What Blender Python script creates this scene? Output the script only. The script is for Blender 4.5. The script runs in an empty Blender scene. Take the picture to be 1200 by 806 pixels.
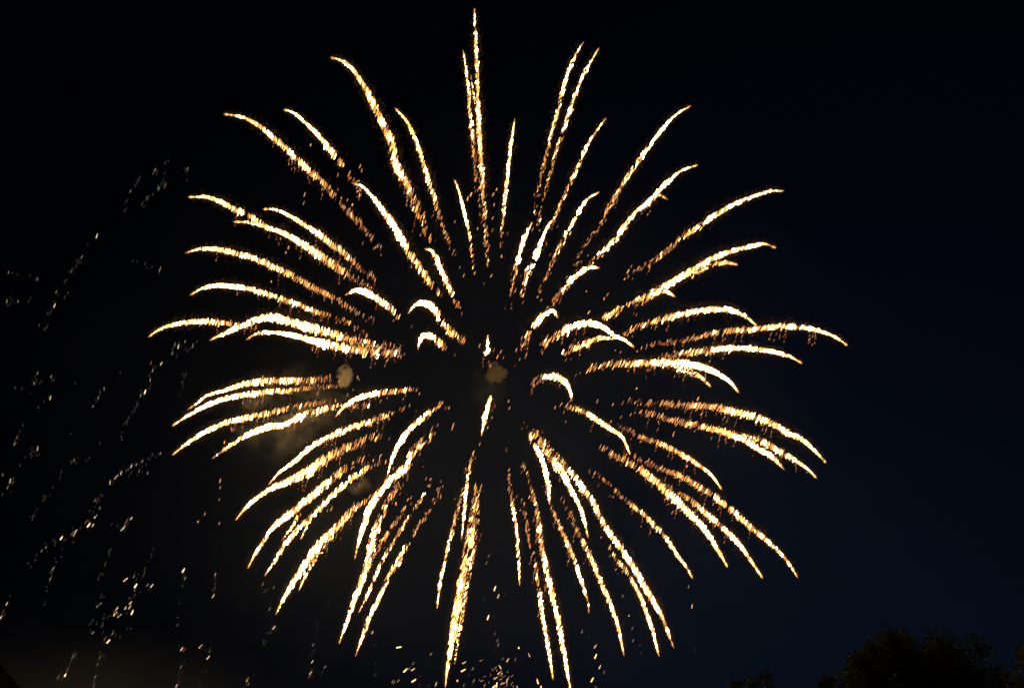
import bpy, math, random
from mathutils import Vector, Matrix, noise

R = math.radians
sc = bpy.context.scene
COL = sc.collection

# ------------------------------------------------------------------ camera, sky, exposure
W, H = 1200.0, 806.0
HALF_FOV = R(30)
F = (W / 2) / math.tan(HALF_FOV)
PITCH = R(33)
cam_d = bpy.data.cameras.new('camera')
cam = bpy.data.objects.new('camera', cam_d)
COL.objects.link(cam)
cam.location = (0, 0, 1.6)
cam.rotation_euler = (math.pi / 2 + PITCH, 0, 0)
cam_d.angle = 2 * HALF_FOV
cam_d.clip_start = 0.1
cam_d.clip_end = 6000
sc.camera = cam

world = bpy.data.worlds.new('World')
sc.world = world
world.use_nodes = True
nt = world.node_tree
nt.nodes.clear()
wo = nt.nodes.new('ShaderNodeOutputWorld')
bg = nt.nodes.new('ShaderNodeBackground')
geo = nt.nodes.new('ShaderNodeTexCoord')
# clear night sky: almost black overhead, deep navy where dusk is still left low on the right
dotn = nt.nodes.new('ShaderNodeVectorMath'); dotn.operation = 'DOT_PRODUCT'
nrm = nt.nodes.new('ShaderNodeVectorMath'); nrm.operation = 'NORMALIZE'
nt.links.new(geo.outputs['Generated'], nrm.inputs[0])
nt.links.new(nrm.outputs[0], dotn.inputs[0])
dotn.inputs[1].default_value = Vector((0.335, 0.925, 0.175)).normalized()
rmp = nt.nodes.new('ShaderNodeValToRGB')
els = rmp.color_ramp.elements
els[0].position = 0.50; els[0].color = (0.0005, 0.00065, 0.0012, 1)
els[1].position = 1.0;  els[1].color = (0.0022, 0.0042, 0.0095, 1)
e = els.new(0.72); e.color = (0.00048, 0.00070, 0.0016, 1)
e = els.new(0.86); e.color = (0.0006, 0.0011, 0.0032, 1)
e = els.new(0.95); e.color = (0.0010, 0.0021, 0.0058, 1)
nt.links.new(dotn.outputs['Value'], rmp.inputs[0])
nt.links.new(rmp.outputs[0], bg.inputs[0])
bg.inputs[1].default_value = 1.0
nt.links.new(bg.outputs[0], wo.inputs[0])

sc.view_settings.view_transform = 'Standard'
sc.view_settings.look = 'None'
sc.view_settings.exposure = 0
sc.view_settings.gamma = 1
sc.render.engine = 'CYCLES'
sc.cycles.max_bounces = 8
sc.cycles.diffuse_bounces = 2
sc.cycles.glossy_bounces = 1
sc.cycles.volume_bounces = 8
sc.cycles.volume_step_rate = 2.0

# camera axes (fixed numbers of this place: used to lay the burst out in metres)
CX = Vector((1, 0, 0))
CF = Vector((0, math.cos(PITCH), math.sin(PITCH)))
CU = Vector((0, -math.sin(PITCH), math.cos(PITCH)))
EYE = Vector((0, 0, 1.6))

def P(x, y, d):
    return EYE + CF * d + CX * ((x - W / 2) / F * d) + CU * ((H / 2 - y) / F * d)

def tag(o, label=None, cat=None, group=None, kind=None):
    if label: o['label'] = label
    if cat: o['category'] = cat
    if group: o['group'] = group
    if kind: o['kind'] = kind
    return o

def empty(name, loc):
    o = bpy.data.objects.new(name, None)
    o.location = loc
    COL.objects.link(o)
    return o

# ------------------------------------------------------------------ materials
def new_mat(name):
    m = bpy.data.materials.new(name)
    m.use_nodes = True
    m.node_tree.nodes.clear()
    return m, m.node_tree

def glow_mat(name, sample):
    m, t = new_mat(name)
    out = t.nodes.new('ShaderNodeOutputMaterial')
    em = t.nodes.new('ShaderNodeEmission')
    at = t.nodes.new('ShaderNodeAttribute')
    at.attribute_name = 'glow'
    t.links.new(at.outputs['Color'], em.inputs['Color'])
    em.inputs['Strength'].default_value = 1
    t.links.new(em.outputs[0], out.inputs[0])
    m.cycles.emission_sampling = sample
    return m

M_SPARK = glow_mat('glowing_sparks', 'NONE')
M_CORE = glow_mat('white_hot_composition', 'FRONT')

def simple_mat(name, col, col2, scale, rough=0.8, bump=0.3, spec=0.3):
    m, t = new_mat(name)
    out = t.nodes.new('ShaderNodeOutputMaterial')
    b = t.nodes.new('ShaderNodeBsdfPrincipled')
    tc = t.nodes.new('ShaderNodeTexCoord')
    n = t.nodes.new('ShaderNodeTexNoise'); n.inputs['Scale'].default_value = scale; n.inputs['Detail'].default_value = 6
    r = t.nodes.new('ShaderNodeValToRGB')
    r.color_ramp.elements[0].color = (*col, 1); r.color_ramp.elements[0].position = 0.3
    r.color_ramp.elements[1].color = (*col2, 1); r.color_ramp.elements[1].position = 0.7
    bp = t.nodes.new('ShaderNodeBump'); bp.inputs['Strength'].default_value = bump
    t.links.new(tc.outputs['Object'], n.inputs['Vector'])
    t.links.new(n.outputs['Fac'], r.inputs[0])
    t.links.new(r.outputs[0], b.inputs['Base Color'])
    t.links.new(n.outputs['Fac'], bp.inputs['Height'])
    t.links.new(bp.outputs[0], b.inputs['Normal'])
    b.inputs['Roughness'].default_value = rough
    b.inputs['Specular IOR Level'].default_value = spec
    t.links.new(b.outputs[0], out.inputs[0])
    return m

# ------------------------------------------------------------------ sparks
class Slivers:
    """collects spindle-shaped glowing grains, each a closed six-point solid"""
    def __init__(self):
        self.v = []; self.f = []; self.c = []
    def add(self, p, axis, half_len, rad, col, fat=0.0):
        a = axis.normalized()
        s = a.cross(CF)
        if s.length < 1e-4: s = a.cross(CX)
        s.normalize(); t = a.cross(s)
        b = len(self.v)
        m0 = p - a * half_len * 0.62; m1 = p + a * half_len * 0.5
        r1 = rad * (1 - 0.6 * fat)
        self.v += [p - a * half_len, m0 + s * rad, m0 + t * rad, m0 - s * rad, m0 - t * rad,
                   m1 + s * r1, m1 + t * r1, m1 - s * r1, m1 - t * r1, p + a * half_len]
        for i in range(4):
            j = (i + 1) % 4
            self.f.append((b, b + 1 + j, b + 1 + i)); self.f.append((b + 9, b + 5 + i, b + 5 + j))
            self.f.append((b + 1 + i, b + 1 + j, b + 5 + j, b + 5 + i))
        self.c += [col] * 10
    def build(self, name, mat, origin, parent=None):
        me = bpy.data.meshes.new(name)
        me.from_pydata([v - origin for v in self.v], [], self.f)
        at = me.color_attributes.new('glow', 'FLOAT_COLOR', 'POINT')
        flat = []
        for c in self.c: flat += [c[0], c[1], c[2], 1.0]
        at.data.foreach_set('color', flat)
        me.materials.append(mat)
        o = bpy.data.objects.new(name, me)
        COL.objects.link(o)
        if parent is not None:
            o.parent = parent
            o.location = origin - parent_world(parent)
        else:
            o.location = origin
        return o

def parent_world(o):
    v = Vector(o.location)
    while o.parent is not None:
        o = o.parent; v = v + Vector(o.location)
    return v

WHITE = (44.0, 26.0, 11.5); YEL = (5.2, 2.9, 0.95); GOLD = (2.1, 1.0, 0.24); ORANGE = (1.05, 0.36, 0.07)
PINK = (0.62, 0.33, 0.19); RED = (0.34, 0.085, 0.025); ASH = (0.30, 0.24, 0.19)
RAMP = [(0.0, RED), (0.18, PINK), (0.34, ORANGE), (0.52, GOLD), (0.72, YEL), (1.0, WHITE)]
def heat(h):
    h = max(0.0, min(1.0, h))
    for (a, ca), (b, cb) in zip(RAMP, RAMP[1:]):
        if h <= b:
            k = (h - a) / (b - a)
            return tuple(math.exp(math.log(x) * (1 - k) + math.log(y) * k) for x, y in zip(ca, cb))
    return WHITE

CENTRE_PX = (578, 432)
D0 = 200.0
RAD_M = 80.0
PXM = D0 / F

def catmull(pts, step=1.0):
    pts = [Vector((a, b)) for a, b in pts]
    q = [pts[0] * 2 - pts[1]] + pts + [pts[-1] * 2 - pts[-2]]
    out = []
    for i in range(1, len(q) - 2):
        p0, p1, p2, p3 = q[i - 1:i + 3]
        n = max(2, int((p2 - p1).length / step))
        for k in range(n):
            t = k / n
            out.append(0.5 * ((2 * p1) + (p2 - p0) * t + (2 * p0 - 5 * p1 + 4 * p2 - p3) * t * t + (3 * p1 - p0 - 3 * p2 + p3) * t ** 3))
    out.append(pts[-1])
    return out

def lean_at(x):
    return R(12 + 16 * max(0, min(1, (x - 250) / 600)))

burst = empty('firework_burst', P(*CENTRE_PX, D0))
tag(burst, 'huge golden firework burst of curving spark trails filling the night sky', 'firework')

def make_trail(idx, pts, w, hot, peak, old, label=None):
    """pts run from the old inner end to the fresh tip (layout of the star's flight);
    w trail width, hot = (from, to) white-hot stretch, peak its heat, old = how dense and hot the old end still is"""
    rnd = random.Random(1000 + idx)
    path = catmull(pts)
    n = len(path)
    c = Vector(CENTRE_PX)
    dt = (path[-1] - c).length * PXM
    off = math.sqrt(max(0.0, RAD_M ** 2 - dt * dt))
    sign = 1 if rnd.random() < 0.5 else -1
    if dt < 45: sign = -1                       # the short foreshortened ones fly towards the viewer
    off *= sign * 0.8
    ds = (path[0] - c).length * PXM
    offs = off * min(1.0, ds / max(dt, 1e-3)) if dt > 30 else off * 0.55
    cum = [0.0]
    for a, b in zip(path, path[1:]): cum.append(cum[-1] + (b - a).length)
    L = cum[-1]
    depth = lambda s: D0 + offs + (off - offs) * s
    seed = rnd.uniform(0, 900)
    girth = rnd.uniform(0.85, 1.1); taper = rnd.uniform(0.09, 0.16); grain = rnd.uniform(0.12, 0.24); fine = rnd.uniform(0.75, 1.15)
    stub = 0.0
    if L < 95: taper = 0.30; stub = 0.6; girth *= 1.15      # foreshortened stars show their full girth at once
    elif L > 120: hot = (hot[0] + (hot[1] - hot[0]) * 0.14, hot[1])
    def env(s):
        """heat along the trail"""
        a, b = hot
        if s < a: h = old + (peak - old) * (s / max(a, 1e-3)) ** 1.6
        elif s <= b: h = peak
        else: h = peak - (peak - 0.42) * ((s - b) / max(1e-3, 1 - b)) ** 1.5
        return h
    def at(dist):
        # linear search is fine here
        lo, hi = 0, n - 1
        while hi - lo > 1:
            m = (lo + hi) // 2
            if cum[m] <= dist: lo = m
            else: hi = m
        k = (dist - cum[lo]) / max(1e-6, cum[hi] - cum[lo])
        p = path[lo].lerp(path[hi], max(0, min(1, k)))
        a = path[max(0, lo - 3)]; b = path[min(n - 1, hi + 3)]
        return p, (b - a).normalized()
    sl = Slivers(); co = Slivers()
    u = 0.0
    while u < L:
        s = u / L
        e0 = env(s)
        nz = noise.noise(Vector((u * 0.11, seed, 0)))
        nz2 = noise.noise(Vector((u * 0.35, seed, 7)))
        fill = min(1.0, 0.16 + (s / 0.45) ** 1.3 * 0.9 + max(0, old - 0.3) * 1.4) * (1 + 0.9 * nz + (0.5 if s < hot[0] else 0.15) * 1.7 * nz2)
        fill = max(0.10, fill)
        p2, tg = at(u)
        fromtip = L - u
        wl = min(w * 1.02 * girth, 1.0 + stub + fromtip * taper)
        inhot = hot[0] <= s <= hot[1]
        ln = lean_at(p2.x) + rnd.gauss(0, R(5))
        axis2 = Vector((math.sin(ln), -math.cos(ln)))
        across = abs(axis2.x * tg.y - axis2.y * tg.x)
        half = rnd.uniform(0.30, 0.52) * (2.4 + wl * 0.66)
        half = min(half, 0.52 * wl / max(across, 0.3))
        rem = max(0.3 if inhot else w * 0.30, wl * 1.08 - 2 * half * across)
        if fromtip < 14: rem = 0.3
        nor = Vector((-tg.y, tg.x))
        if nor.y < 0: nor = -nor
        j = rnd.uniform(-0.5, 0.5) * rem * 0.9
        if s < hot[0] and rnd.random() < 0.25: j += rnd.random() * w * 0.35
        q = p2 + nor * j
        h = e0 * (0.76 if inhot else 0.95) + rnd.gauss(0, grain) + 0.26 * nz + 0.18 * nz2 - 0.30 * abs(j) / max(w, 1)
        if not inhot and rnd.random() < 0.12: h += 0.24
        d = depth(s) + rnd.gauss(0, 0.8)
        rad = fine * (1.0 if inhot else 0.84) * rnd.uniform(0.30, 0.60) * (1.12 if h > 0.6 else 0.92) * (0.62 + w * 0.05)
        if fromtip < 3.5: half = 1.5; rad = 0.45; h = min(h, 0.52)
        elif rnd.random() < (0.3 if inhot else 0.7):
            # a duller grain beside it, already burnt down to red
            dd = d + rnd.uniform(0.5, 2.5)
            jj = rnd.uniform(-0.42, 0.38) * wl
            q3 = p2 + nor * jj + tg * rnd.uniform(-2, 2)
            sl.add(P(q3.x, q3.y, dd), CX * axis2.x - CU * axis2.y, half * rnd.uniform(.55, .9) * dd / F, rnd.uniform(.4, .65) * dd / F,
                   heat(rnd.uniform(-.05, .36)), rnd.uniform(0, .4))
        m = d / F
        ax3 = CX * axis2.x - CU * axis2.y + CF * rnd.gauss(0, 0.25)
        sl.add(P(q.x, q.y, d), ax3, half * m, rad * m, heat(h), rnd.uniform(0, 0.4))
        if s < hot[0] + 0.1 and w > 5 and rnd.random() < 0.05:
            # a few grains dripping out of the trail
            for q_ in range(rnd.randrange(1, 5)):
                fall = wl * 0.4 + 2 + q_ * rnd.uniform(2.5, 4.5)
                dd = d + rnd.uniform(-1, 1)
                sl.add(P(q.x - math.sin(ln) * fall * 0.6 + rnd.gauss(0, .5), q.y + fall, dd), CX * axis2.x - CU * axis2.y,
                       rnd.uniform(1.1, 2.2) * dd / F, rnd.uniform(.26, .45) * dd / F, heat(rnd.uniform(-.05, .34) - .05 * q_), 0.2)
        # dim brown grains added to form a soft lens-bloom halo around the trail
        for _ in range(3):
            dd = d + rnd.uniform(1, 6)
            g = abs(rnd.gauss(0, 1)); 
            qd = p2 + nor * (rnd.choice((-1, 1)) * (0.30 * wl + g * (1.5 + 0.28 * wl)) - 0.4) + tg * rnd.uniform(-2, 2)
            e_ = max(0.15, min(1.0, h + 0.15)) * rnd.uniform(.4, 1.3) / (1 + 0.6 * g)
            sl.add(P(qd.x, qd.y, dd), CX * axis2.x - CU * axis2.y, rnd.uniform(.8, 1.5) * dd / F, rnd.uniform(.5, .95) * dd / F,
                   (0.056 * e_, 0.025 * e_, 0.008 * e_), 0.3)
        u += (rnd.uniform(0.5, 1.2) if inhot else rnd.uniform(0.3, 1.3)) * (7.0 / max(5.0, w)) / fill * (0.7 + 0.3 * fine)
    # the burning head of the star, thickest in the white-hot stretch
    if peak > 0.55:
        u = hot[0] * L
        top = min(L - 3.0, L * (hot[1] + (1 - hot[1]) * 0.5))
        while u < top:
            s = u / L
            p2, tg = at(u)
            k = math.sin(math.pi * max(0.0, min(1.0, (u - hot[0] * L) / max(1, top - hot[0] * L)))) ** 0.7
            nz = noise.noise(Vector((u * 0.16, seed, 3)))
            hh = peak * (0.60 + 0.35 * k) + 0.55 * nz + 0.3 * noise.noise(Vector((u * 0.5, seed, 9)))
            if hh > 0.66 + max(0, 0.92 - peak) * 0.9 + rnd.gauss(0, .07):
                wl = min(w * girth * .95, 1.0 + stub + (L - u) * taper)
                d = depth(s); m = d / F
                ln = lean_at(p2.x)
                ax2 = Vector((math.sin(ln), -math.cos(ln))) * 0.75
                if ax2.dot(tg) < 0: ax2 = -ax2
                ax2 = (ax2 + tg * rnd.uniform(0.4, 1.1)).normalized()
                rad = (0.34 + 0.10 * wl * k) * (0.85 + 0.75 * max(0, peak - 0.84) * 4) * rnd.uniform(.75, 1.15)
                jj = rnd.gauss(0, 0.13) * wl
                q = p2 + Vector((-tg.y, tg.x)) * jj
                co.add(P(q.x, q.y, d), CX * ax2.x - CU * ax2.y, (1.3 + rad * 0.8) * m, rad * m, heat(hh), 0.1)
            u += rnd.uniform(1.0, 2.0)
    # thin dying point
    tip, tg = at(L - 0.1)
    d = depth(1.0); m = d / F
    sl.add(P(tip.x, tip.y, d), CX * tg.x - CU * tg.y, 2.6 * m, 0.36 * m, heat(0.16 + rnd.uniform(0, .10)))
    origin = P(tip.x, tip.y, d)
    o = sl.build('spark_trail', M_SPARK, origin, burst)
    if label: o['label'] = label
    if co.v:
        co.build('white_hot_core', M_CORE, origin, o)
    return o

T = []   # (points old end -> tip, width, hot stretch, peak heat, old-end heat[, label])
def t(pts, w, hot=(0.5, 0.85), peak=0.85, old=0.25, label=None): T.append((pts, w, hot, peak, old, label))

# ---- upper left
t([(504,282),(492,250),(479,220),(464,192),(458,165),(444,136),(430,107),(412,80),(399,71),(389,68)], 11, (.35,.9), .74, .30, 'broad glittering trail at the upper left, the widest of the upper ones')
t([(531,297),(526,284),(516,257),(507,225),(497,195),(491,176),(479,146),(464,128)], 6, (.5,.96), .80, .30)
t([(571.5,311),(570,289),(568,247),(564,197),(562,160),(560,120),(558.6,69),(557,37),(556,12)], 6, (.55,.95), .76, .36, 'straight upright trail reaching highest in the burst')
t([(563,232),(557,205),(555,174),(552,139),(550,117),(547,87),(543,61)], 5.5, (.55,.95), .78, .30)
t([(566,240),(566,215),(565,196),(562,161),(560,134),(555,112),(552,90)], 7, (.25,.8), .80, .36)
t([(588,300),(588,272),(591,240),(595,204),(599,169),(603,141)], 4.6, (.4,.95), .88, .28)
t([(556,320),(555,309),(549,269),(541,237),(537,222),(533,212)], 5, (.45,.97), .92, .30)
t([(626,248),(630,226),(637,194),(644,164),(654,129),(661,100),(669,77),(676,62),(683,51)], 4.6, (.45,.95), .84, .20)
t([(631,262),(637,235),(642,214),(651,181),(662,147),(674,112),(682,92),(689,78),(701,58)], 5, (.7,.95), .86, .32)
t([(641,285),(647,264),(654.5,245),(663,226),(671,208),(679,191),(687,173),(697,156.5),(709,140)], 4.6, (.5,.93), .82, .26)
t([(674,309),(681,295),(689,282),(704,262),(713,243),(724,225),(741,199),(759,174),(776,152),(793,134),(808,125)], 5.6, (.62,.94), .95, .20)
t([(690,312),(697,304),(708,293),(719,282),(739,256),(750,245),(761,235),(779,217),(789,207),(801,199),(816,194)], 7, (.3,.92), .95, .46, 'thick bright trail sweeping to the upper right with a small hook below it')
t([(752,246),(761,237),(768,231),(774,229),(781,233)], 5.5, (.4,.85), .76, .46)
t([(633,340),(647,307),(653,294),(659.5,282),(667,268),(674,257),(680,246),(689,233),(701,226)], 5, (.6,.96), .9, .24)
t([(612,346),(615,329),(620,315),(625,307),(630,293),(635,282),(639,271),(645,261),(652,253)], 8, (.42,.97), .96, .36)
t([(599,345),(602,326),(605,312),(608.6,299),(612,286),(616,276),(623,262)], 5, (.5,.95), .95, .22)
t([(641,362),(652,349),(664,334),(670,327),(677,321.5),(685,316),(692,313),(701,314)], 7, (.5,.94), .97, .22, 'short hot curl just right of the middle column')
t([(612,408),(616,394),(622,386),(628,379),(634,372),(640,367),(648,364),(653,371)], 8, (.45,.93), .98, .34, 'short hot hook beside the centre of the burst')
t([(637,403),(645,397),(654,391),(663,386),(672,382),(689,378.6),(706,383),(719,393),(731,398),(742,406)], 10, (.38,.95), .96, .38, 'short arching trail with a long white-hot end right of the centre')
t([(660,413),(667,410),(674,407),(689,402),(697,398),(706,396),(719,397)], 8.5, (.55,.9), .66, .36)
# ---- right
t([(737,325),(745,318),(764,307),(784,292),(802,276),(819,266),(834,254.6),(854,243),(868,236),(884,230),(903,224),(917,224)], 7, (.55,.86), .86, .12)
t([(708,372),(720,365),(732,359),(745,351),(759,346),(782,334),(809,318),(831,305.5),(854,295.5),(879,289),(896,286),(908,290)], 9, (.35,.84), .84, .40, 'long feathery trail rising to the right over two smaller hooks')
t([(800,326),(812,321),(824,314),(833,310),(846,308),(854,308),(863,310)], 7, (.2,.6), .66, .5)
t([(752,354),(759,349),(769.5,343),(776,341),(782,342),(790,347)], 6.5, (.2,.6), .66, .5)
t([(726,397),(732,391),(745,383),(762,378),(787,371),(809,366),(834,362.5),(854,363),(871,369),(886,381)], 8.5, (.45,.78), .84, .28)
t([(752,408),(767,403),(785,401),(810,397),(832,391),(852,388),(872,386),(892,384.5),(914,382),(936,383),(958,387),(978,394.5),(992,404)], 7.5, (.72,.93), .84, .08, 'trail reaching furthest to the right')
t([(770,420),(785,416),(810,412),(834,410),(854,408),(879,408.5),(904,411.5),(924,417),(939,425)], 8.5, (.45,.82), .82, .20)
t([(688,433),(698,429),(709,427),(727,426),(744,426),(765,424.5),(781,424),(800,425),(814,428),(834,434),(854,446),(865,459)], 9.5, (.62,.94), .97, .32)
t([(775,420),(786,424),(795,430),(810,436),(822,442),(832,452)], 7.5, (.4,.8), .66, .36)
t([(626,448),(630,444),(634.5,442),(647,440.5),(657,444),(664,450),(668,458),(670,468)], 8, (.5,.92), .98, .42, 'short hooked trail level with the smoke puff at the centre')
t([(657,474),(669,477),(684,482),(699,491.5),(716,503),(725,508),(731,515),(738,531)], 7, (.4,.9), .86, .26)
t([(737,470),(750,471),(779,473),(804,475),(834,476),(859,482),(884,488),(906,497),(923,507),(940,515),(955,528),(967,541)], 8, (.6,.94), .84, .16)
t([(750,482),(774,487),(799,494.6),(824,499.5),(849,506),(874,512),(896,519),(914,529),(931,538.6),(946,549),(956,559)], 8.5, (.84,.95), .84, .34)
t([(838,503),(849,507),(869,514),(889,525.6),(900,532),(908,538),(918,549)], 6.5, (.3,.85), .96, .5)
t([(714,495),(730,501),(750,511),(767,517),(782,523),(799,532),(819,545),(834,557),(845,572)], 7, (.62,.92), .78, .10)
t([(782,570),(790,575),(807,584.5),(827,601),(847,618),(864,635),(872,645),(879,655),(893,676)], 7.5, (.4,.9), .82, .24)
t([(703,524),(716,531),(730,537),(740,543),(750,549),(760,557),(772,567),(790,583),(804.5,598),(822,615.5),(839,640),(852,663)], 9, (.52,.8), .92, .30)
t([(732,527),(747,536),(762,543.6),(777,550),(797,557),(814,567),(832,578),(857,597),(879,617),(901,635),(921,655),(934,675)], 7.5, (.62,.92), .76, .08, 'long beaded trail falling to the lower right')
t([(698,553),(711,565),(724,577),(741,592),(754,602),(773,621),(784,635),(793,649),(803,662),(811,676)], 6.2, (.6,.94), .76, .10)
# ---- lower right
t([(624,505),(629,512),(636,523),(644,535),(657,549.5),(669,574),(681,597),(689,628)], 9.5, (.32,.8), .94, .34)
t([(628,505),(640,520),(652,534.6),(663,547),(674,559.5),(684,573),(694,587),(709,616.5),(729,644),(748,674),(763,700),(776,723),(789,757)], 9, (.2,.93), .74, .36, 'longest trail, running from the centre to the lower right')
t([(715,640),(722,655),(735,670),(743,684),(751,700),(763,733),(772,767)], 6.6, (.2,.85), .84, .34)
t([(618,500),(621,510),(628,524),(636,540),(639,551),(642,563),(644,589)], 6, (.3,.88), .95, .30)
t([(595.6,550),(598,572),(603,604),(605,620),(607,639),(609,684)], 5, (.45,.9), .82, .24)
t([(612,545),(617,557),(624,580),(630,602),(634,636),(637,651),(644,683),(654,725),(661,765),(669,810)], 7, (.5,.9), .86, .20)
t([(623,640),(626,655),(630.6,680),(635.5,717.6),(642,755),(648,794)], 5.4, (.35,.88), .84, .24)
t([(612,585),(615,600),(618,618),(621,641)], 5, (.9,1), .22, .10)
t([(640,575),(644,589),(652,606.6),(664,634),(673,655),(679,673),(689,705),(690,716)], 5.6, (.6,.93), .86, .14)
t([(658,583),(667,599),(677,621.5),(688,643),(701,673),(707,688),(714,705),(724,732.5),(731,766)], 5.8, (.5,.88), .84, .16)
# ---- bottom
t([(560,568),(557,587),(553,612),(548,642),(541,679),(535,716.5),(529,754),(525,778),(522,803)], 9.5, (.35,.9), .84, .36, 'thick trail falling straight down to the bottom edge')
t([(561,600),(557,630),(551,665),(545,700),(538,740),(533,776)], 6, (.45,.85), .74, .32)
t([(555,530),(551,548),(547,567),(545,590),(543,612),(541,630)], 5, (.3,.88), .94, .32)
t([(547,548),(543,568),(539,587),(529,625),(520,664),(515,689),(512.5,711)], 4.8, (.5,.93), .84, .28)
t([(480,545),(471,565),(456,583),(449,600),(441,617),(434,640),(427,672),(417,699),(406,729),(398,752)], 7.5, (.5,.9), .92, .30)
t([(506,562),(496.6,580),(479,605),(464,629.6),(447,659),(432,694),(421,716)], 5, (.6,.9), .78, .28)
t([(514,574),(509,585),(496.6,607),(479,635),(462,664),(447,694),(432,726),(417,767)], 6, (.4,.9), .84, .20)
t([(479,588),(467,607),(452,627),(437,652),(430,668),(424,684)], 5.6, (.9,1), .50, .30)
t([(519,472),(509,478),(500,485),(481,502),(473,512),(466,523),(459,539),(454,557)], 8, (.35,.92), .97, .34, 'short hot trail bending down below the centre of the burst')
t([(508,505),(497,517),(486,527),(476,546),(458,562),(444,579),(434,594),(427,614),(421,632),(416,653)], 9.5, (.25,.75), .93, .36, 'thick white-hot trail below the centre, leaning left')
# ---- lower left
t([(446,577),(434,583),(416,594),(400,611),(386,625),(372,639),(357,661.6),(339.5,689),(331,704),(324,718)], 9.5, (.5,.9), .90, .36)
t([(402,612),(391,626),(379,641),(367,657),(359,671.5),(351,690)], 5.6, (.3,.85), .74, .38)
t([(426,537),(409,546),(394,557),(379,569),(357,588),(334,606),(319,619),(307,637),(299,649),(291,664)], 9, (.3,.85), .90, .30)
t([(447,536),(429,549),(411,561),(389,581),(372,599),(363,610),(353,630)], 7.5, (.3,.85), .92, .32)
t([(384,583),(373,595),(362,607),(347,622),(335,637),(322,657),(311,673)], 6.5, (.4,.9), .84, .34)
t([(352,600),(342,617),(331,632)], 4.5, (.1,.7), .80, .6)
t([(446,509),(431,514),(419,519),(399,528),(382,537),(362,551),(340,563),(320,571),(300,584),(288,595),(277,608)], 11, (.45,.85), .88, .28)
t([(474,479),(458,484),(441,491),(416,499),(399,505.6),(382,514),(364,524),(347,539),(329,552),(316,566)], 8, (.4,.9), .94, .34)
t([(480,456),(463,458),(444,460),(431,463),(419,467),(404,476),(394,487)], 7, (.4,.9), .84, .42)
t([(432,474),(411,475),(393,476),(373,481),(353,487),(334,497),(314,500),(291,509),(274,519),(262,527.5),(250,536)], 8.5, (.40,.60), .96, .30)
t([(393,469),(366,473),(339,478),(314,484),(289,489),(269,494),(249,501.5),(229,512.6),(217,521),(203,532)], 7, (.58,.88), .90, .14)
t([(400,452),(384,453),(369,454),(339,457),(314,459),(289,462),(264,467),(244,474),(225,484),(203,498)], 8, (.50,.78), .94, .18)
t([(402,444),(384,444),(354,446),(329,446),(304,447),(284,450.6),(264,457),(244,463),(232,471.7),(221,479)], 9, (.5,.9), .82, .16)
# ---- left
t([(300,382),(290,381),(277,380),(252,377),(227,377),(205,380),(187,386),(175,394)], 7, (.45,.85), .84, .36, 'trail reaching furthest to the left')
t([(468,408),(445,406),(425,402),(406,397),(381,389),(359,382.5),(339,377),(319,372),(299,375),(279,384),(262,391),(247,398)], 11, (.45,.85), .92, .30, 'thick bright trail arching over the left side of the burst')
t([(470,414),(440,413),(418,410),(393,405),(368,399.5),(344,393),(319,389.5),(301,391),(290,397)], 11, (.5,.85), .92, .34)
t([(430,392),(412,380),(393,372),(368,364),(344,355),(319,346),(299,340),(277,336),(254,334.6),(237,338),(224,345)], 7.5, (.62,.88), .88, .06)
t([(438,376),(424,368),(411,361),(388,347),(363,335),(344,323),(324,314),(299,303),(277,297),(254,292),(234,292),(219,296)], 7.5, (.72,.9), .80, .16)
t([(318,270),(306,262),(294,254),(277,246),(259,237),(242,231),(222,231)], 7.5, (.5,.85), .80, .44)
t([(436,342),(425,333),(411,324),(393,312),(373,298),(354,286),(334,274),(314,267),(294,261),(275,260)], 10.5, (.45,.88), .80, .30)
t([(440,328),(430,320),(417,309),(405,298),(393,289),(376,276),(359,265),(341,254),(324,246),(310,245)], 8, (.55,.9), .84, .14)
t([(448,290),(438,279),(427,269),(412,252),(400,240),(391,229),(376,212),(359,197),(341,180),(321,162),(301,146),(282,137),(264,134)], 7.5, (.6,.9), .76, .04)
t([(424,226),(418,219),(412,208),(403,196),(388,177),(378,165),(368.5,154),(349,136),(341,131),(334,129)], 7.5, (.5,.88), .90, .28)
t([(517,346),(511,339),(494,317),(479,294),(467,274),(454,254),(439,234),(425,219),(414,215)], 9.5, (.45,.93), .95, .30, 'long white-hot trail coming down from the upper left')
t([(537,360),(532,347),(526,336),(516,314),(511,302),(506,294),(499,292)], 6.5, (.4,.94), .95, .32)
t([(468,371),(457,361),(444,351),(432,344.5),(418,340),(406,345)], 8, (.48,.9), .97, .36, 'short hot hook on the left, with a dark gap around it')
t([(544,400),(531,391),(524,384),(518,377),(509,363),(498,355),(487,357),(479,366)], 9, (.42,.92), .98, .40, 'short hot arch just left of the centre')
t([(521,407),(511,398),(502,393),(494,395),(490,408)], 8, (.35,.88), .97, .42, 'smallest hooked trail, left of the centre')
t([(571,414),(571.5,405),(571.5,394)], 7.5, (.0,1), .98, .9, 'tiny upright flame above the smoke puff at the centre')
t([(576,466),(571.6,476),(567,496),(564.5,509)], 6, (.0,.85), .97, .8, 'short upright streak below the smoke puff at the centre')
for i, a in enumerate(T):
    make_trail(i, *a)

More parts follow.
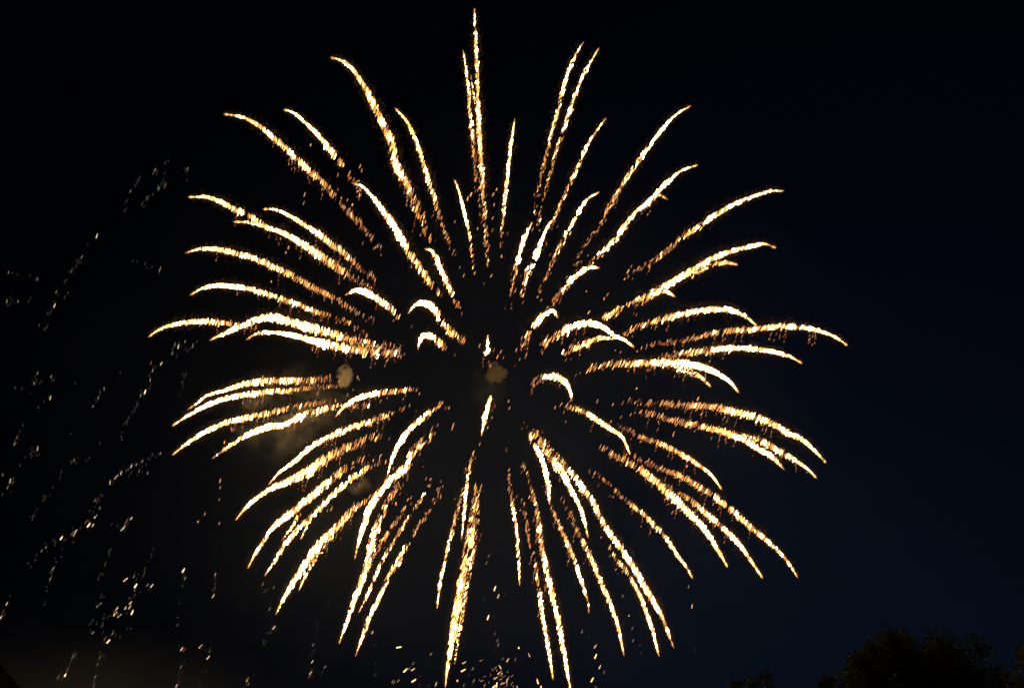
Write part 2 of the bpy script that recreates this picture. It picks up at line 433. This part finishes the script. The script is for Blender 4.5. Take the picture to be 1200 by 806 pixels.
# loose sparks shaken off near the old ends
rnd = random.Random(77)
sl = Slivers()
pts = [(605,410),(587,412),(583,418),(562,405),(590,419),(617,415),(690,366),(708,350),(712,345),(706,300),(732,327),(740,312),(736,318),
       (407,235),(413,240),(396,205),(396,222),(400,232),(356,238),(357,228),(430,275),(440,290),(418,262),(411,250),(422,195),(424,200),
       (548,233),(552,228),(578,228),(582,222),(579,240),(533,260),(577,270),(604,340),(630,348),(668,470),(663,494),(700,470),(746,455),
       (818,467),(822,485),(789,510),(805,546),(788,600),(531,498),(530,502),(596,470),(597,478),(446,470),(419,442),(452,541),(464,590),
       (272,503),(263,518),(258,563),(258,571),(257,585),(257,613),(240,602),(232,611),(335,296),(338,290),(318,330),(364,170),(480,475)]
for x, y in pts:
    d = D0 + rnd.uniform(-40, 40); m = d / F
    ln = lean_at(x) + rnd.gauss(0, R(6))
    sl.add(P(x, y, d), CX * math.sin(ln) + CU * math.cos(ln), rnd.uniform(1.6, 3.2) * m, rnd.uniform(.45, .7) * m, heat(rnd.uniform(.05, .45)))
for k in range(330):
    pts_, w = T[rnd.randrange(len(T))][:2]
    a = Vector(pts_[0]); b = Vector(pts_[min(2, len(pts_) - 1)])
    q = a.lerp(b, rnd.uniform(-0.5, 1.0)) + Vector((rnd.gauss(0, 4), abs(rnd.gauss(2, 7))))
    d = D0 + rnd.uniform(-40, 40); m = d / F
    ln = lean_at(q.x) + rnd.gauss(0, R(6))
    sl.add(P(q.x, q.y, d), CX * math.sin(ln) + CU * math.cos(ln), rnd.uniform(1.2, 2.8) * m, rnd.uniform(.3, .6) * m, heat(rnd.uniform(-.1, .30)))
o = sl.build('loose_sparks', M_SPARK, Vector(burst.location), burst)
o['kind'] = 'stuff'

# ------------------------------------------------------------------ embers of an earlier burst, drifting on the left
old = empty('fading_firework', P(120, 560, 190))
tag(old, 'faint scattered embers of a dying firework drifting down the dark left side of the sky', 'firework')
B0, B1, B2, B3 = 0, 1, 2, 3      # how bright an ember still is
GL = {0: (0.060, 0.048, 0.038), 1: (0.22, 0.165, 0.115), 2: (0.72, 0.49, 0.31), 3: (2.0, 1.25, 0.68), 4: (0.26, 0.085, 0.035)}
EM = [
 [(220,198,1),(219,211,0)],
 [(197,189,0),(182,199,1),(180,202,4),(193,218,4),(186,221,1),(179,228,0),(172,232,1),(166,240,0),(193,203,0)],
 [(164,208,0),(160,215,0),(153,224,1),(149,235,0),(146,247,0)],
 [(113.5,276.5,2),(96,301,1),(92,308,0),(84,317,4),(78,328,0),(66,342,1),(64,358,2),(56,368,0),(55,383,0),(46,381,0),(80,343,0)],
 [(188,314,1),(187,317,1),(170,309,0),(156,306,0)],
 [(10,319,1),(44,327,1),(8,353,1),(21,353,1),(36,349,0)],
 [(217,400,1),(209,406,2),(205,403,1),(202,414,1),(226,405,1),(231,400,0),(220,412,0)],
 [(189,426,2),(177,425,4),(179,434,1),(176,445,1),(170,459,3),(165,463,1),(161,475,0),(151,489,0),(148,494,0),(143,506,0),(143,515,0)],
 [(218,438,0),(214,448,0),(210,461,0)],
 [(141,436,0),(122,455,1),(115,466,1),(109,476,1)],
 [(44,437,1),(40,449,1),(60,441,1),(88,449,0),(18,454,0),(59,466,2),(45,477,0)],
 [(27,498,0),(20,512,4),(17,520,1),(44,525,2),(43,533,0),(36,532,0),(24,545,0),(3,556,1),(12,563,2),(16,560,0),(9,571,1),(3,579,0)],
 [(117,519,0),(105,536,0),(87,539,1),(84,542,0),(72,552,0),(62,571,0),(51,581,0),(39,604,0),(38,608,0),(83,508,0)],
 [(188,531,1),(179,533,0),(167,540,1),(160,544,1),(154,546,2),(148,551,0),(142,554,2),(136,559,2),(129,565,2),(171,544,0),(163,552,1),(173,554,1),(138,557,1)],
 [(120,580,0),(115,584,0),(111,586,2),(117,595,1),(105,598,0),(112,605,2),(104,615,3),(109,615,2),(101,611,4),(89,622,2),(85,624,4),(87,626,2),(72,630,3),(65,635,0),(54,641,1),(49,645,1),(41,656,0),(33,660,0),(86,635,0)],
 [(154,607,2),(149,609,1),(147,613,4),(145,618,2),(143,620,2),(131,614,0)],
 [(72,652,0),(66,658,0),(62,666,1),(61,671,0),(59,678,1),(55,692,0),(52,708,0)],
 [(12,698,0),(8,707,2),(4,716,0),(1,723,2)],
 [(130,643,0),(123,661,0),(120,673,0),(116,676,0),(122,699,0),(118,707,1),(114,710,1)],
 [(180,643,0),(170,666,0),(168,674,0),(157,675,1),(147,679,3),(159,686,3),(158,691,4),(159,696,0),(173,685,1),(178,686,2)],
 [(151,700,0),(153,706,2),(147,712,2),(152,711,2),(155,717,3),(137,713,2),(135,719,3),(134,716,4),(140,721,2),(129,721,0),(122,724,0),(119,733,0),(109,726,0),(105,731,0),(109,741,1),(132,742,1),(127,751,3),(123,748,4),(153,736,0)],
 [(90,765,0),(86,768,1),(83,773,0),(79,784,1),(77,790,3),(68,793,4)],
 [(117,770,1),(120,768,0),(114,778,1),(112,792,1),(110,803,1)],
 [(215,668,3),(217,677,1),(214,687,0),(210,706,0),(208,723,0),(207,732,0)],
 [(254,640,0),(252,673,2),(252,683,0),(251,690,0),(250,698,2)],
 [(213,760,2),(216,761,4),(212,781,1),(211,788,0),(207,803,2)],
 [(235,757,2),(246,762,0),(244,770,2),(241,786,0),(234,804,0)],
 [(290,796,2),(291,801,1),(297,790,0)],
 [(308,684,1),(321,688,1),(311,691,0),(316,713,1),(321,735,2),(318,741,0),(309,750,0),(309,753,0)],
 [(387,704,0),(372,731,0),(367,755,1),(366,775,2),(364,788,2),(363,792,4),(381,781,1)],
 [(436.5,740.5,2),(440,777,0),(439,790,0)],
]
for k, string in enumerate(EM):
    sl = Slivers()
    r_ = random.Random(300 + k)
    dz = 190 + r_.uniform(-30, 30)
    for (x, y, b) in string:
        d = dz + r_.gauss(0, 3); m = d / F
        ln = R(18 + (16 if y > 600 else 0)) + r_.gauss(0, R(6))
        g = GL[b]; f = r_.uniform(.75, 1.25)
        hl = (1.9 + 0.5 * b if b != 4 else 3.2) * r_.uniform(.8, 1.2)
        sl.add(P(x, y, d), CX * math.sin(ln) + CU * math.cos(ln), hl * m, (0.46 + 0.12 * (b if b != 4 else 0)) * m, tuple(c * f for c in g), 0.3)
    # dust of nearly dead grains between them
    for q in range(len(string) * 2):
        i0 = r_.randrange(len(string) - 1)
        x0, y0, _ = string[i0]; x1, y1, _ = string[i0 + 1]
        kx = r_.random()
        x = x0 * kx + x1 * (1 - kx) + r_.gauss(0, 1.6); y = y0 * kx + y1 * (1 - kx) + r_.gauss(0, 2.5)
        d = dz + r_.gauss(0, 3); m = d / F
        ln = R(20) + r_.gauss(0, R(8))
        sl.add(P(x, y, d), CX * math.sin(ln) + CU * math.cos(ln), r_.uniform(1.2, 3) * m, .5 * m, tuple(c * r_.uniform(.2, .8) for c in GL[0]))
    x, y, _ = string[0]
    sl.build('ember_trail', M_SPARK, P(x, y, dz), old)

# ------------------------------------------------------------------ crackling sparks low in the middle
spray = empty('spark_shower', P(585, 790, 185))
tag(spray, 'loose shower of tiny crackling sparks low between the falling trails at the bottom edge', 'sparks')
SP = [(467.5,758,3,80),(505,766,1,40),(501,775,0,30),(475,785,3,45),(484,784,2,60),(460,798,1,25),(467,797,1,40),(485,797,3,55),(511,801,2,20),
 (544,776,2,60),(543,785,3,60),(554,783,1,30),(536,797,3,0),(550,790,0,20),(564,626,4,25),(562,632,4,25),(573,651,1,40),(570,659,1,25),(559,661,0,30),
 (580,689,3,20),(584,698,2,20),(592,697,0,30),(567,701,0,30),(599,713,0,30),(572,723,3,20),(579,722,0,20),(580,742,4,20),(583,750,1,25),(584,755,1,25),(579,760,0,25),
 (608,758.5,3,0),(620,767,2,-20),(595,773,2,30),(586,781,2,-30),(588,786,4,-20),(585,788,2,50),(562,796,1,0),(582,802,3,10),(578,805,3,40),(594,797,2,10),(588,799,4,0),(573,799,1,0),(606,804,2,0),
 (630,798,3,-15),(634,804,3,0),(682,739.5,1,20),(690,745.5,0,20),(697.6,757,2,35),(698,768.5,3,25),(703,781,2,25),(708,787,1,20),(694,796,3,30),(698,804,1,0),(737,721,2,0),(730,698,1,30),(741,736,1,25),(742,750,1,30),(750,755,0,30),(751,765,0,20),
 (807,687,1,20),(811,710,2,10),(813,697,0,0),(815,760,0,20),(715,651,1,30),(724,672,0,30),(640,790,0,0),(575,790,4,10),(581,794,2,60),(591,792,4,70),(577,784,4,-40),(600,800,1,30)]
r_ = random.Random(9)
for _ in range(26): SP.append((r_.gauss(584, 17), 806 - abs(r_.gauss(0, 16)), r_.choice((1, 1, 2, 4)), r_.choice((0, 20, 45, 70))))
for _ in range(10): SP.append((r_.uniform(455, 560), 806 - abs(r_.gauss(0, 18)), r_.choice((0, 1, 1)), r_.uniform(20, 60)))
for x, y, b, an in SP:
    d = 185 + r_.uniform(-12, 12); m = d / F
    sl = Slivers()
    g = GL[b]; f = r_.uniform(.8, 1.3)
    a = R(an)
    hl = 1.25 if an == 0 else (2.0 + 0.55 * (b if b != 4 else 1))
    sl.add(P(x, y, d), CX * math.sin(a) + CU * math.cos(a), hl * m, (0.48 + 0.13 * (b if b != 4 else 0)) * m, tuple(c * f * w_ for c, w_ in zip(g, (1.15, .95, .7))), 0.4)
    sl.build('spark', M_SPARK, P(x, y, d), spray)

# ------------------------------------------------------------------ smoke
def smoke_mat(name, dens, scale, lo, hi, soft=0.0, col=(0.42, 0.62, 0.86)):
    m, t_ = new_mat(name)
    out = t_.nodes.new('ShaderNodeOutputMaterial')
    v = t_.nodes.new('ShaderNodeVolumePrincipled')
    v.inputs['Color'].default_value = (*col, 1)
    v.inputs['Anisotropy'].default_value = 0.1
    # the smoke thins out towards its outer limit, and is torn by noise
    tc = t_.nodes.new('ShaderNodeTexCoord')
    ma = t_.nodes.new('ShaderNodeVectorMath'); ma.operation = 'MULTIPLY_ADD'
    ma.inputs[1].default_value = (2, 2, 2); ma.inputs[2].default_value = (-1, -1, -1)
    ln = t_.nodes.new('ShaderNodeVectorMath'); ln.operation = 'LENGTH'
    fo = t_.nodes.new('ShaderNodeMapRange'); fo.interpolation_type = 'SMOOTHSTEP'
    fo.inputs['From Min'].default_value = soft; fo.inputs['From Max'].default_value = 0.98 if soft < 1 else 1.8
    fo.inputs['To Min'].default_value = dens; fo.inputs['To Max'].default_value = 0
    t_.links.new(tc.outputs['Generated'], ma.inputs[0]); t_.links.new(ma.outputs[0], ln.inputs[0])
    t_.links.new(ln.outputs['Value'], fo.inputs['Value'])
    last = fo.outputs[0]
    if scale:
        n = t_.nodes.new('ShaderNodeTexNoise'); n.inputs['Scale'].default_value = scale; n.inputs['Detail'].default_value = 4
        mr = t_.nodes.new('ShaderNodeMapRange')
        mr.inputs['From Min'].default_value = lo; mr.inputs['From Max'].default_value = hi
        t_.links.new(tc.outputs['Object'], n.inputs['Vector'])
        t_.links.new(n.outputs['Fac'], mr.inputs['Value'])
        mu = t_.nodes.new('ShaderNodeMath'); mu.operation = 'MULTIPLY'
        t_.links.new(last, mu.inputs[0]); t_.links.new(mr.outputs[0], mu.inputs[1])
        last = mu.outputs[0]
    t_.links.new(last, v.inputs['Density'])
    t_.links.new(v.outputs[0], out.inputs['Volume'])
    return m

import bmesh
def blob(name, x, y, d, rx, ry, mat, seed, amp=0.35, sub=4, freq=1.3, rz=None, lumpy=False):
    """a billowing closed lump of smoke; rx, ry are its half sizes in metres"""
    bm = bmesh.new()
    bmesh.ops.create_icosphere(bm, subdivisions=sub, radius=1)
    r_ = random.Random(seed * 13)
    lobes = [(Vector((a_, 0, b_)), c_) for a_, b_, c_ in lumpy] if isinstance(lumpy, list) else [(Vector((r_.gauss(0, 1), r_.gauss(0, 1), r_.gauss(0, 1))).normalized() * r_.uniform(.40, .68), r_.uniform(.26, .42)) for _ in range(9)]
    for v in bm.verts:
        n = v.co.normalized()
        k = 0.48
        if lumpy:
            for c_, q in lobes:
                b_ = n.dot(c_); di = b_ * b_ - c_.length_squared + q * q
                if di > 0: k = max(k, b_ + math.sqrt(di))
            k *= 1.12
        else:
            k = 1.0
        k *= 1 + amp * noise.fractal(n * freq + Vector((seed, 0, 0)), 0.8, 2.2, 4) * (0.4 if lumpy else 1.2)
        v.co = Vector((n.x * rx * k, n.y * (rz or (rx + ry) / 2) * k, n.z * ry * k))
    me = bpy.data.meshes.new(name); bm.to_mesh(me); bm.free()
    me.materials.append(mat)
    for p in me.polygons: p.use_smooth = True
    o = bpy.data.objects.new(name, me); COL.objects.link(o)
    o.location = P(x, y, d)
    return o

M_PUFF = smoke_mat('dense_smoke', 1.9, 0.75, 0.36, 0.62, .40, (0.995, 0.965, 0.86))
M_THIN = smoke_mat('thin_smoke', 0.055, 0.20, 0.48, 0.68, .0, (0.7, 0.72, 0.66))
M_SOFT = smoke_mat('soft_smoke', 0.36, 0.55, 0.43, 0.62, .1, (0.85, 0.86, 0.76))
M_WISP = smoke_mat('wispy_smoke', 0.045, 0.30, 0.38, 0.62, .0, (0.7, 0.74, 0.66))
M_PALL = smoke_mat('smoke_pall', 0.00104, 0.012, 0.2, 0.75, .1)
M_LOW = smoke_mat('low_smoke', 0.015, 0.05, 0.25, 0.66, .1, (0.46, 0.60, 0.66))
tag(blob('smoke_puff', 580, 438, D0, 2.9, 3.2, M_PUFF, 3.1, .45, 5, 2.4, None, [(-.5, -.42, .42), (-.1, .05, .5), (-.02, .55, .36), (.62, .02, .34), (.3, -.4, .3), (.36, .3, .3)]), 'small dense tan smoke puff at the very centre of the burst', 'smoke', 'smoke puffs left by the shell')
tag(blob('smoke_puff', 404, 441, D0 - 20, 2.2, 2.7, M_PUFF, 8.4, .45, 5, 2.2, None, [(-.5, .3, .38), (0, .55, .45), (.35, .2, .45), (.2, -.3, .5), (-.2, -.65, .3), (.3, -.75, .28)]), 'tall tan smoke puff above the trails left of the centre', 'smoke', 'smoke puffs left by the shell')
tag(blob('smoke_puff', 421, 572, D0 + 5, 3.9, 3.4, M_SOFT, 5.7, .6, 5, 1.6, None, True), 'soft brown smoke puff between two steep trails at the lower left', 'smoke', 'smoke puffs left by the shell')
tag(blob('smoke_cloud', 352, 485, D0 + 15, 17, 12, M_THIN, 12.3, .6), 'ragged thin brown smoke cloud behind the trails on the left', 'smoke')
tag(blob('smoke_wisp', 574, 456, D0 + 3, 5, 6.5, M_WISP, 17.9, .5), 'thin grey wisp of smoke hanging under the central puff', 'smoke')
tag(blob('smoke_pall', 540, 560, D0, 118, 100, M_PALL, 21.0, .12, 4, 1.0, 100), 'very thin brownish smoke pall glowing around the whole burst', 'smoke', kind='stuff')
tag(blob('smoke_bank', 80, 850, 150, 38, 16, M_LOW, 30.5, .3, 3), 'dim brown smoke bank low over the rooftop in the bottom left corner', 'smoke')

# ------------------------------------------------------------------ ground, trees, house
def sheet(name, s, z, mat):
    n = 40
    vs = []; fs = []
    for i in range(n + 1):
        for j in range(n + 1):
            x = (i / n - .5) * 2 * s; y = (j / n - .5) * 2 * s
            vs.append((x, y, z + 0.0))
    for i in range(n):
        for j in range(n):
            a = i * (n + 1) + j
            fs.append((a, a + n + 1, a + n + 2, a + 1))
    me = bpy.data.meshes.new(name); me.from_pydata(vs, [], fs); me.materials.append(mat)
    o = bpy.data.objects.new(name, me); COL.objects.link(o)
    return o
tag(sheet('ground', 2500, 0, simple_mat('dark_grass', (0.03, 0.045, 0.015), (0.06, 0.08, 0.03), 0.6)), kind='structure')

M_BARK = simple_mat('bark', (0.05, 0.035, 0.025), (0.11, 0.085, 0.06), 9, .9, .6)
def leaf_mat(name, a, b):
    m = simple_mat(name, a, b, 1.2, .85, .1, .08)
    t_ = m.node_tree
    out = [n for n in t_.nodes if n.type == 'OUTPUT_MATERIAL'][0]
    pr = [n for n in t_.nodes if n.type == 'BSDF_PRINCIPLED'][0]
    rp = [n for n in t_.nodes if n.type == 'VALTORGB'][0]
    tl = t_.nodes.new('ShaderNodeBsdfTranslucent'); mx = t_.nodes.new('ShaderNodeMixShader'); mx.inputs[0].default_value = 0.6
    t_.links.new(rp.outputs[0], tl.inputs['Color'])
    t_.links.new(pr.outputs[0], mx.inputs[1]); t_.links.new(tl.outputs[0], mx.inputs[2]); t_.links.new(mx.outputs[0], out.inputs[0])
    return m
M_LEAF = leaf_mat('dark_green_leaves', (0.11, 0.14, 0.012), (0.17, 0.20, 0.02))
M_LEAF2 = leaf_mat('lamplit_yellow_green_leaves', (0.20, 0.22, 0.02), (0.32, 0.32, 0.04))  # lighter and yellower: street lamp light put into the leaf colour

def tube(vs, fs, p0, p1, r0, r1, n=7):
    a = (p1 - p0).normalized()
    s = a.cross(Vector((0.31, 0.87, 0.2))).normalized(); t2 = a.cross(s)
    b = len(vs)
    for p, r in ((p0, r0), (p1, r1)):
        for i in range(n):
            an = 2 * math.pi * i / n
            vs.append(p + s * (math.cos(an) * r) + t2 * (math.sin(an) * r))
    for i in range(n):
        j = (i + 1) % n
        fs.append((b + i, b + j, b + n + j, b + n + i))

def tree(name, x, y, height, crown_r, seed, mat, label, conical=False, clumps=70, leaves=9000, leaf=0.16, cf=(.10, .24)):
    r = random.Random(seed)
    root = empty(name, (x, y, 0))
    tag(root, label, 'tree', 'trees along the bottom right edge')
    vs = []; fs = []
    segs = 8; prev = Vector((0, 0, 0)); top = height * (0.55 if not conical else 0.95)
    spine = [prev]
    for i in range(1, segs + 1):
        k = i / segs
        p = Vector((r.gauss(0, .08), r.gauss(0, .08), top * k))
        tube(vs, fs, prev, p, height * .022 * (1 - .7 * (i - 1) / segs) + .01, height * .022 * (1 - .7 * k) + .01)
        prev = p; spine.append(p)
    cl = []
    for i in range(clumps):
        if conical:
            k = r.random() ** 1.3
            z = height * (0.12 + 0.88 * k); rr = crown_r * (1 - k) ** .8 * math.sqrt(r.random())
            a = r.uniform(0, 6.283)
            cl.append((Vector((math.cos(a) * rr, math.sin(a) * rr, z - .2)), max(.18, crown_r * .42 * (1.05 - k))))
        else:
            a = r.uniform(0, 6.283); ph = r.uniform(-0.75, 1)
            q = (r.random()) ** .33
            rr = crown_r * math.sqrt(max(0, 1 - ph * ph)) * q * (1 + .25 * noise.noise(Vector((a, ph * 2, seed))))
            z = height * .66 + ph * height * .31 * q * (1 + .12 * r.gauss(0, 1))
            cs = crown_r * r.uniform(*cf)
            cl.append((Vector((math.cos(a) * rr, math.sin(a) * rr, min(z, height - cs * .8))), cs))
    for (c, s) in cl[::1]:
        base = spine[min(segs, max(3 if not conical else 1, int(c.z / top * segs * .62)))]
        mid = base.lerp(c, .5) + Vector((r.gauss(0, .2), r.gauss(0, .2), -.25))
        tube(vs, fs, base, mid, .055, .035, 5); tube(vs, fs, mid, c, .035, .012, 5)
    me = bpy.data.meshes.new('trunk'); me.from_pydata(vs, [], fs); me.materials.append(M_BARK)
    tr = bpy.data.objects.new('trunk', me); COL.objects.link(tr); tr.parent = root
    vs = []; fs = []
    for i in range(leaves):
        c, s = cl[r.randrange(len(cl))]
        d = Vector((r.gauss(0, 1), r.gauss(0, 1), r.gauss(0, .9))).normalized() * (r.random() ** .45 if r.random() < .985 else 1.1)
        p = c + d * s * (1 + .25 * noise.noise(d * 2.2 + c))
        a = Vector((r.gauss(0, 1), r.gauss(0, 1), r.gauss(0, .6))).normalized()
        b = a.cross(Vector((r.gauss(0, 1), r.gauss(0, 1), r.gauss(0, 1)))).normalized()
        l = leaf * r.uniform(.6, 1.3); w = l * .42
        k = len(vs)
        vs += [p - a * l * .5, p + b * w - a * l * .05, p + a * l * .55, p - b * w - a * l * .05]
        fs.append((k, k + 1, k + 2, k + 3))
    me = bpy.data.meshes.new('crown'); me.from_pydata(vs, [], fs); me.materials.append(mat)
    cr = bpy.data.objects.new('crown', me); COL.objects.link(cr); cr.parent = root
    return root

def spot(px, py, ground_dist):
    """where a thing of that ground distance stands, and how high its top is"""
    d = (P(px, py, 1) - EYE)
    k = ground_dist / d.y
    return EYE.x + d.x * k, EYE.y + d.y * k, EYE.z + d.z * k

x, y, z = spot(1058, 735, 42)
tree('broadleaf_tree', x, y, z + .3, 4.3, 5, M_LEAF, 'broad dark leafy tree rising above the bottom edge at the right, tallest of the trees', clumps=150, leaves=90000, leaf=.115)
x, y, z = spot(1222, 762, 34)
tree('broadleaf_tree', x, y, z + .2, 3.0, 9, M_LEAF2, 'olive green tree cut off by the right edge, faintly lit', clumps=70, leaves=30000, leaf=.11)
x, y, z = spot(868, 787, 48)
tree('broadleaf_tree', x, y, z + .1, 1.0, 14, M_LEAF, 'small rounded treetop at the bottom edge, left one of the close pair', clumps=60, leaves=16000, leaf=.11, cf=(.35, .6))
x, y, z = spot(897, 786, 49)
tree('broadleaf_tree', x, y, z, 0.9, 15, M_LEAF, 'small rounded treetop at the bottom edge, between its twin and the broad tree', clumps=60, leaves=15000, leaf=.11, cf=(.35, .6))
x, y, z = spot(962, 790, 39)
tree('broadleaf_tree', x, y, z, 1.7, 22, M_LEAF, 'low dark leafy treetop against the left flank of the tallest tree', clumps=60, leaves=12000, leaf=.13)

# house whose roof edge cuts the bottom left corner
M_TILE = simple_mat('roof_tiles', (0.022, 0.018, 0.013), (0.034, 0.028, 0.020), 5, 1, .1, 0)
M_WALL = simple_mat('render_wall', (0.22, 0.20, 0.17), (0.28, 0.26, 0.22), 2, .9, .2)
M_WOOD = simple_mat('dark_board', (0.03, 0.025, 0.02), (0.05, 0.04, 0.03), 8, .7, .3)
M_GLASS = simple_mat('dark_glass', (0.02, 0.025, 0.03), (0.03, 0.035, 0.04), 1, .08, 0)
house = empty('gabled_house', (-18.2, 19, 0))
tag(house, 'dark gabled house, only its sloping roof edge showing in the bottom left corner', 'house')
def prism(name, poly, y0, y1, mat, parent, plane='xz'):
    vs = [(a, y0, b) for a, b in poly] + [(a, y1, b) for a, b in poly]
    n = len(poly)
    fs = [tuple(range(n)), tuple(range(2 * n - 1, n - 1, -1))] + [(i, i + n, (i + 1) % n + n, (i + 1) % n) for i in range(n)]
    me = bpy.data.meshes.new(name); me.from_pydata(vs, [], fs); me.materials.append(mat)
    bm = bmesh.new(); bm.from_mesh(me); bmesh.ops.recalc_face_normals(bm, faces=bm.faces[:]); bm.to_mesh(me); bm.free()
    o = bpy.data.objects.new(name, me); COL.objects.link(o); o.parent = parent
    return o
HW, EV = 6.4, 4.0
x_, y_, z_ = spot(12, 791, 24.4)
RG = z_ + (x_ + 18.2) * 0.82           # ridge so that the far roof edge passes there
EV = RG - HW * 0.82
prism('wall', [(-HW + .4, 0), (HW - .4, 0), (HW - .4, EV), (0, RG - .5), (-HW + .4, EV)], -3.6, 5, M_WALL, house)
rf = prism('roof', [(0, RG), (HW, EV), (HW, EV - .18), (0, RG - .2), (-HW, EV - .18), (-HW, EV)], -4, 5.4, M_TILE, house)
prism('chimney', [(-2.2, RG - 2.6), (-1.5, RG - 2.6), (-1.5, RG + .7), (-2.2, RG + .7)], 2, 2.7, M_WALL, rf)
prism('bargeboard', [(0, RG - .02), (HW, EV - .02), (HW, EV - .26), (0, RG - .28), (-HW, EV - .26), (-HW, EV - .02)], -4.05, -4.004, M_WOOD, house)
wn = prism('window', [(-.6, 3.9), (.6, 3.9), (.6, 5.1), (-.6, 5.1)], -3.66, -3.603, M_WOOD, house)
prism('pane', [(-.5, 4.0), (.5, 4.0), (.5, 5.0), (-.5, 5.0)], -3.68, -3.663, M_GLASS, wn)
for xx in (-2.2, 2.2):
    wn = prism('window', [(xx - .7, 1.0), (xx + .7, 1.0), (xx + .7, 2.3), (xx - .7, 2.3)], -3.66, -3.603, M_WOOD, house)
    prism('pane', [(xx - .6, 1.1), (xx + .6, 1.1), (xx + .6, 2.2), (xx - .6, 2.2)], -3.68, -3.663, M_GLASS, wn)
dr = prism('door', [(-.5, 0.02), (.5, 0.02), (.5, 2.1), (-.5, 2.1)], -3.66, -3.603, M_WOOD, house)
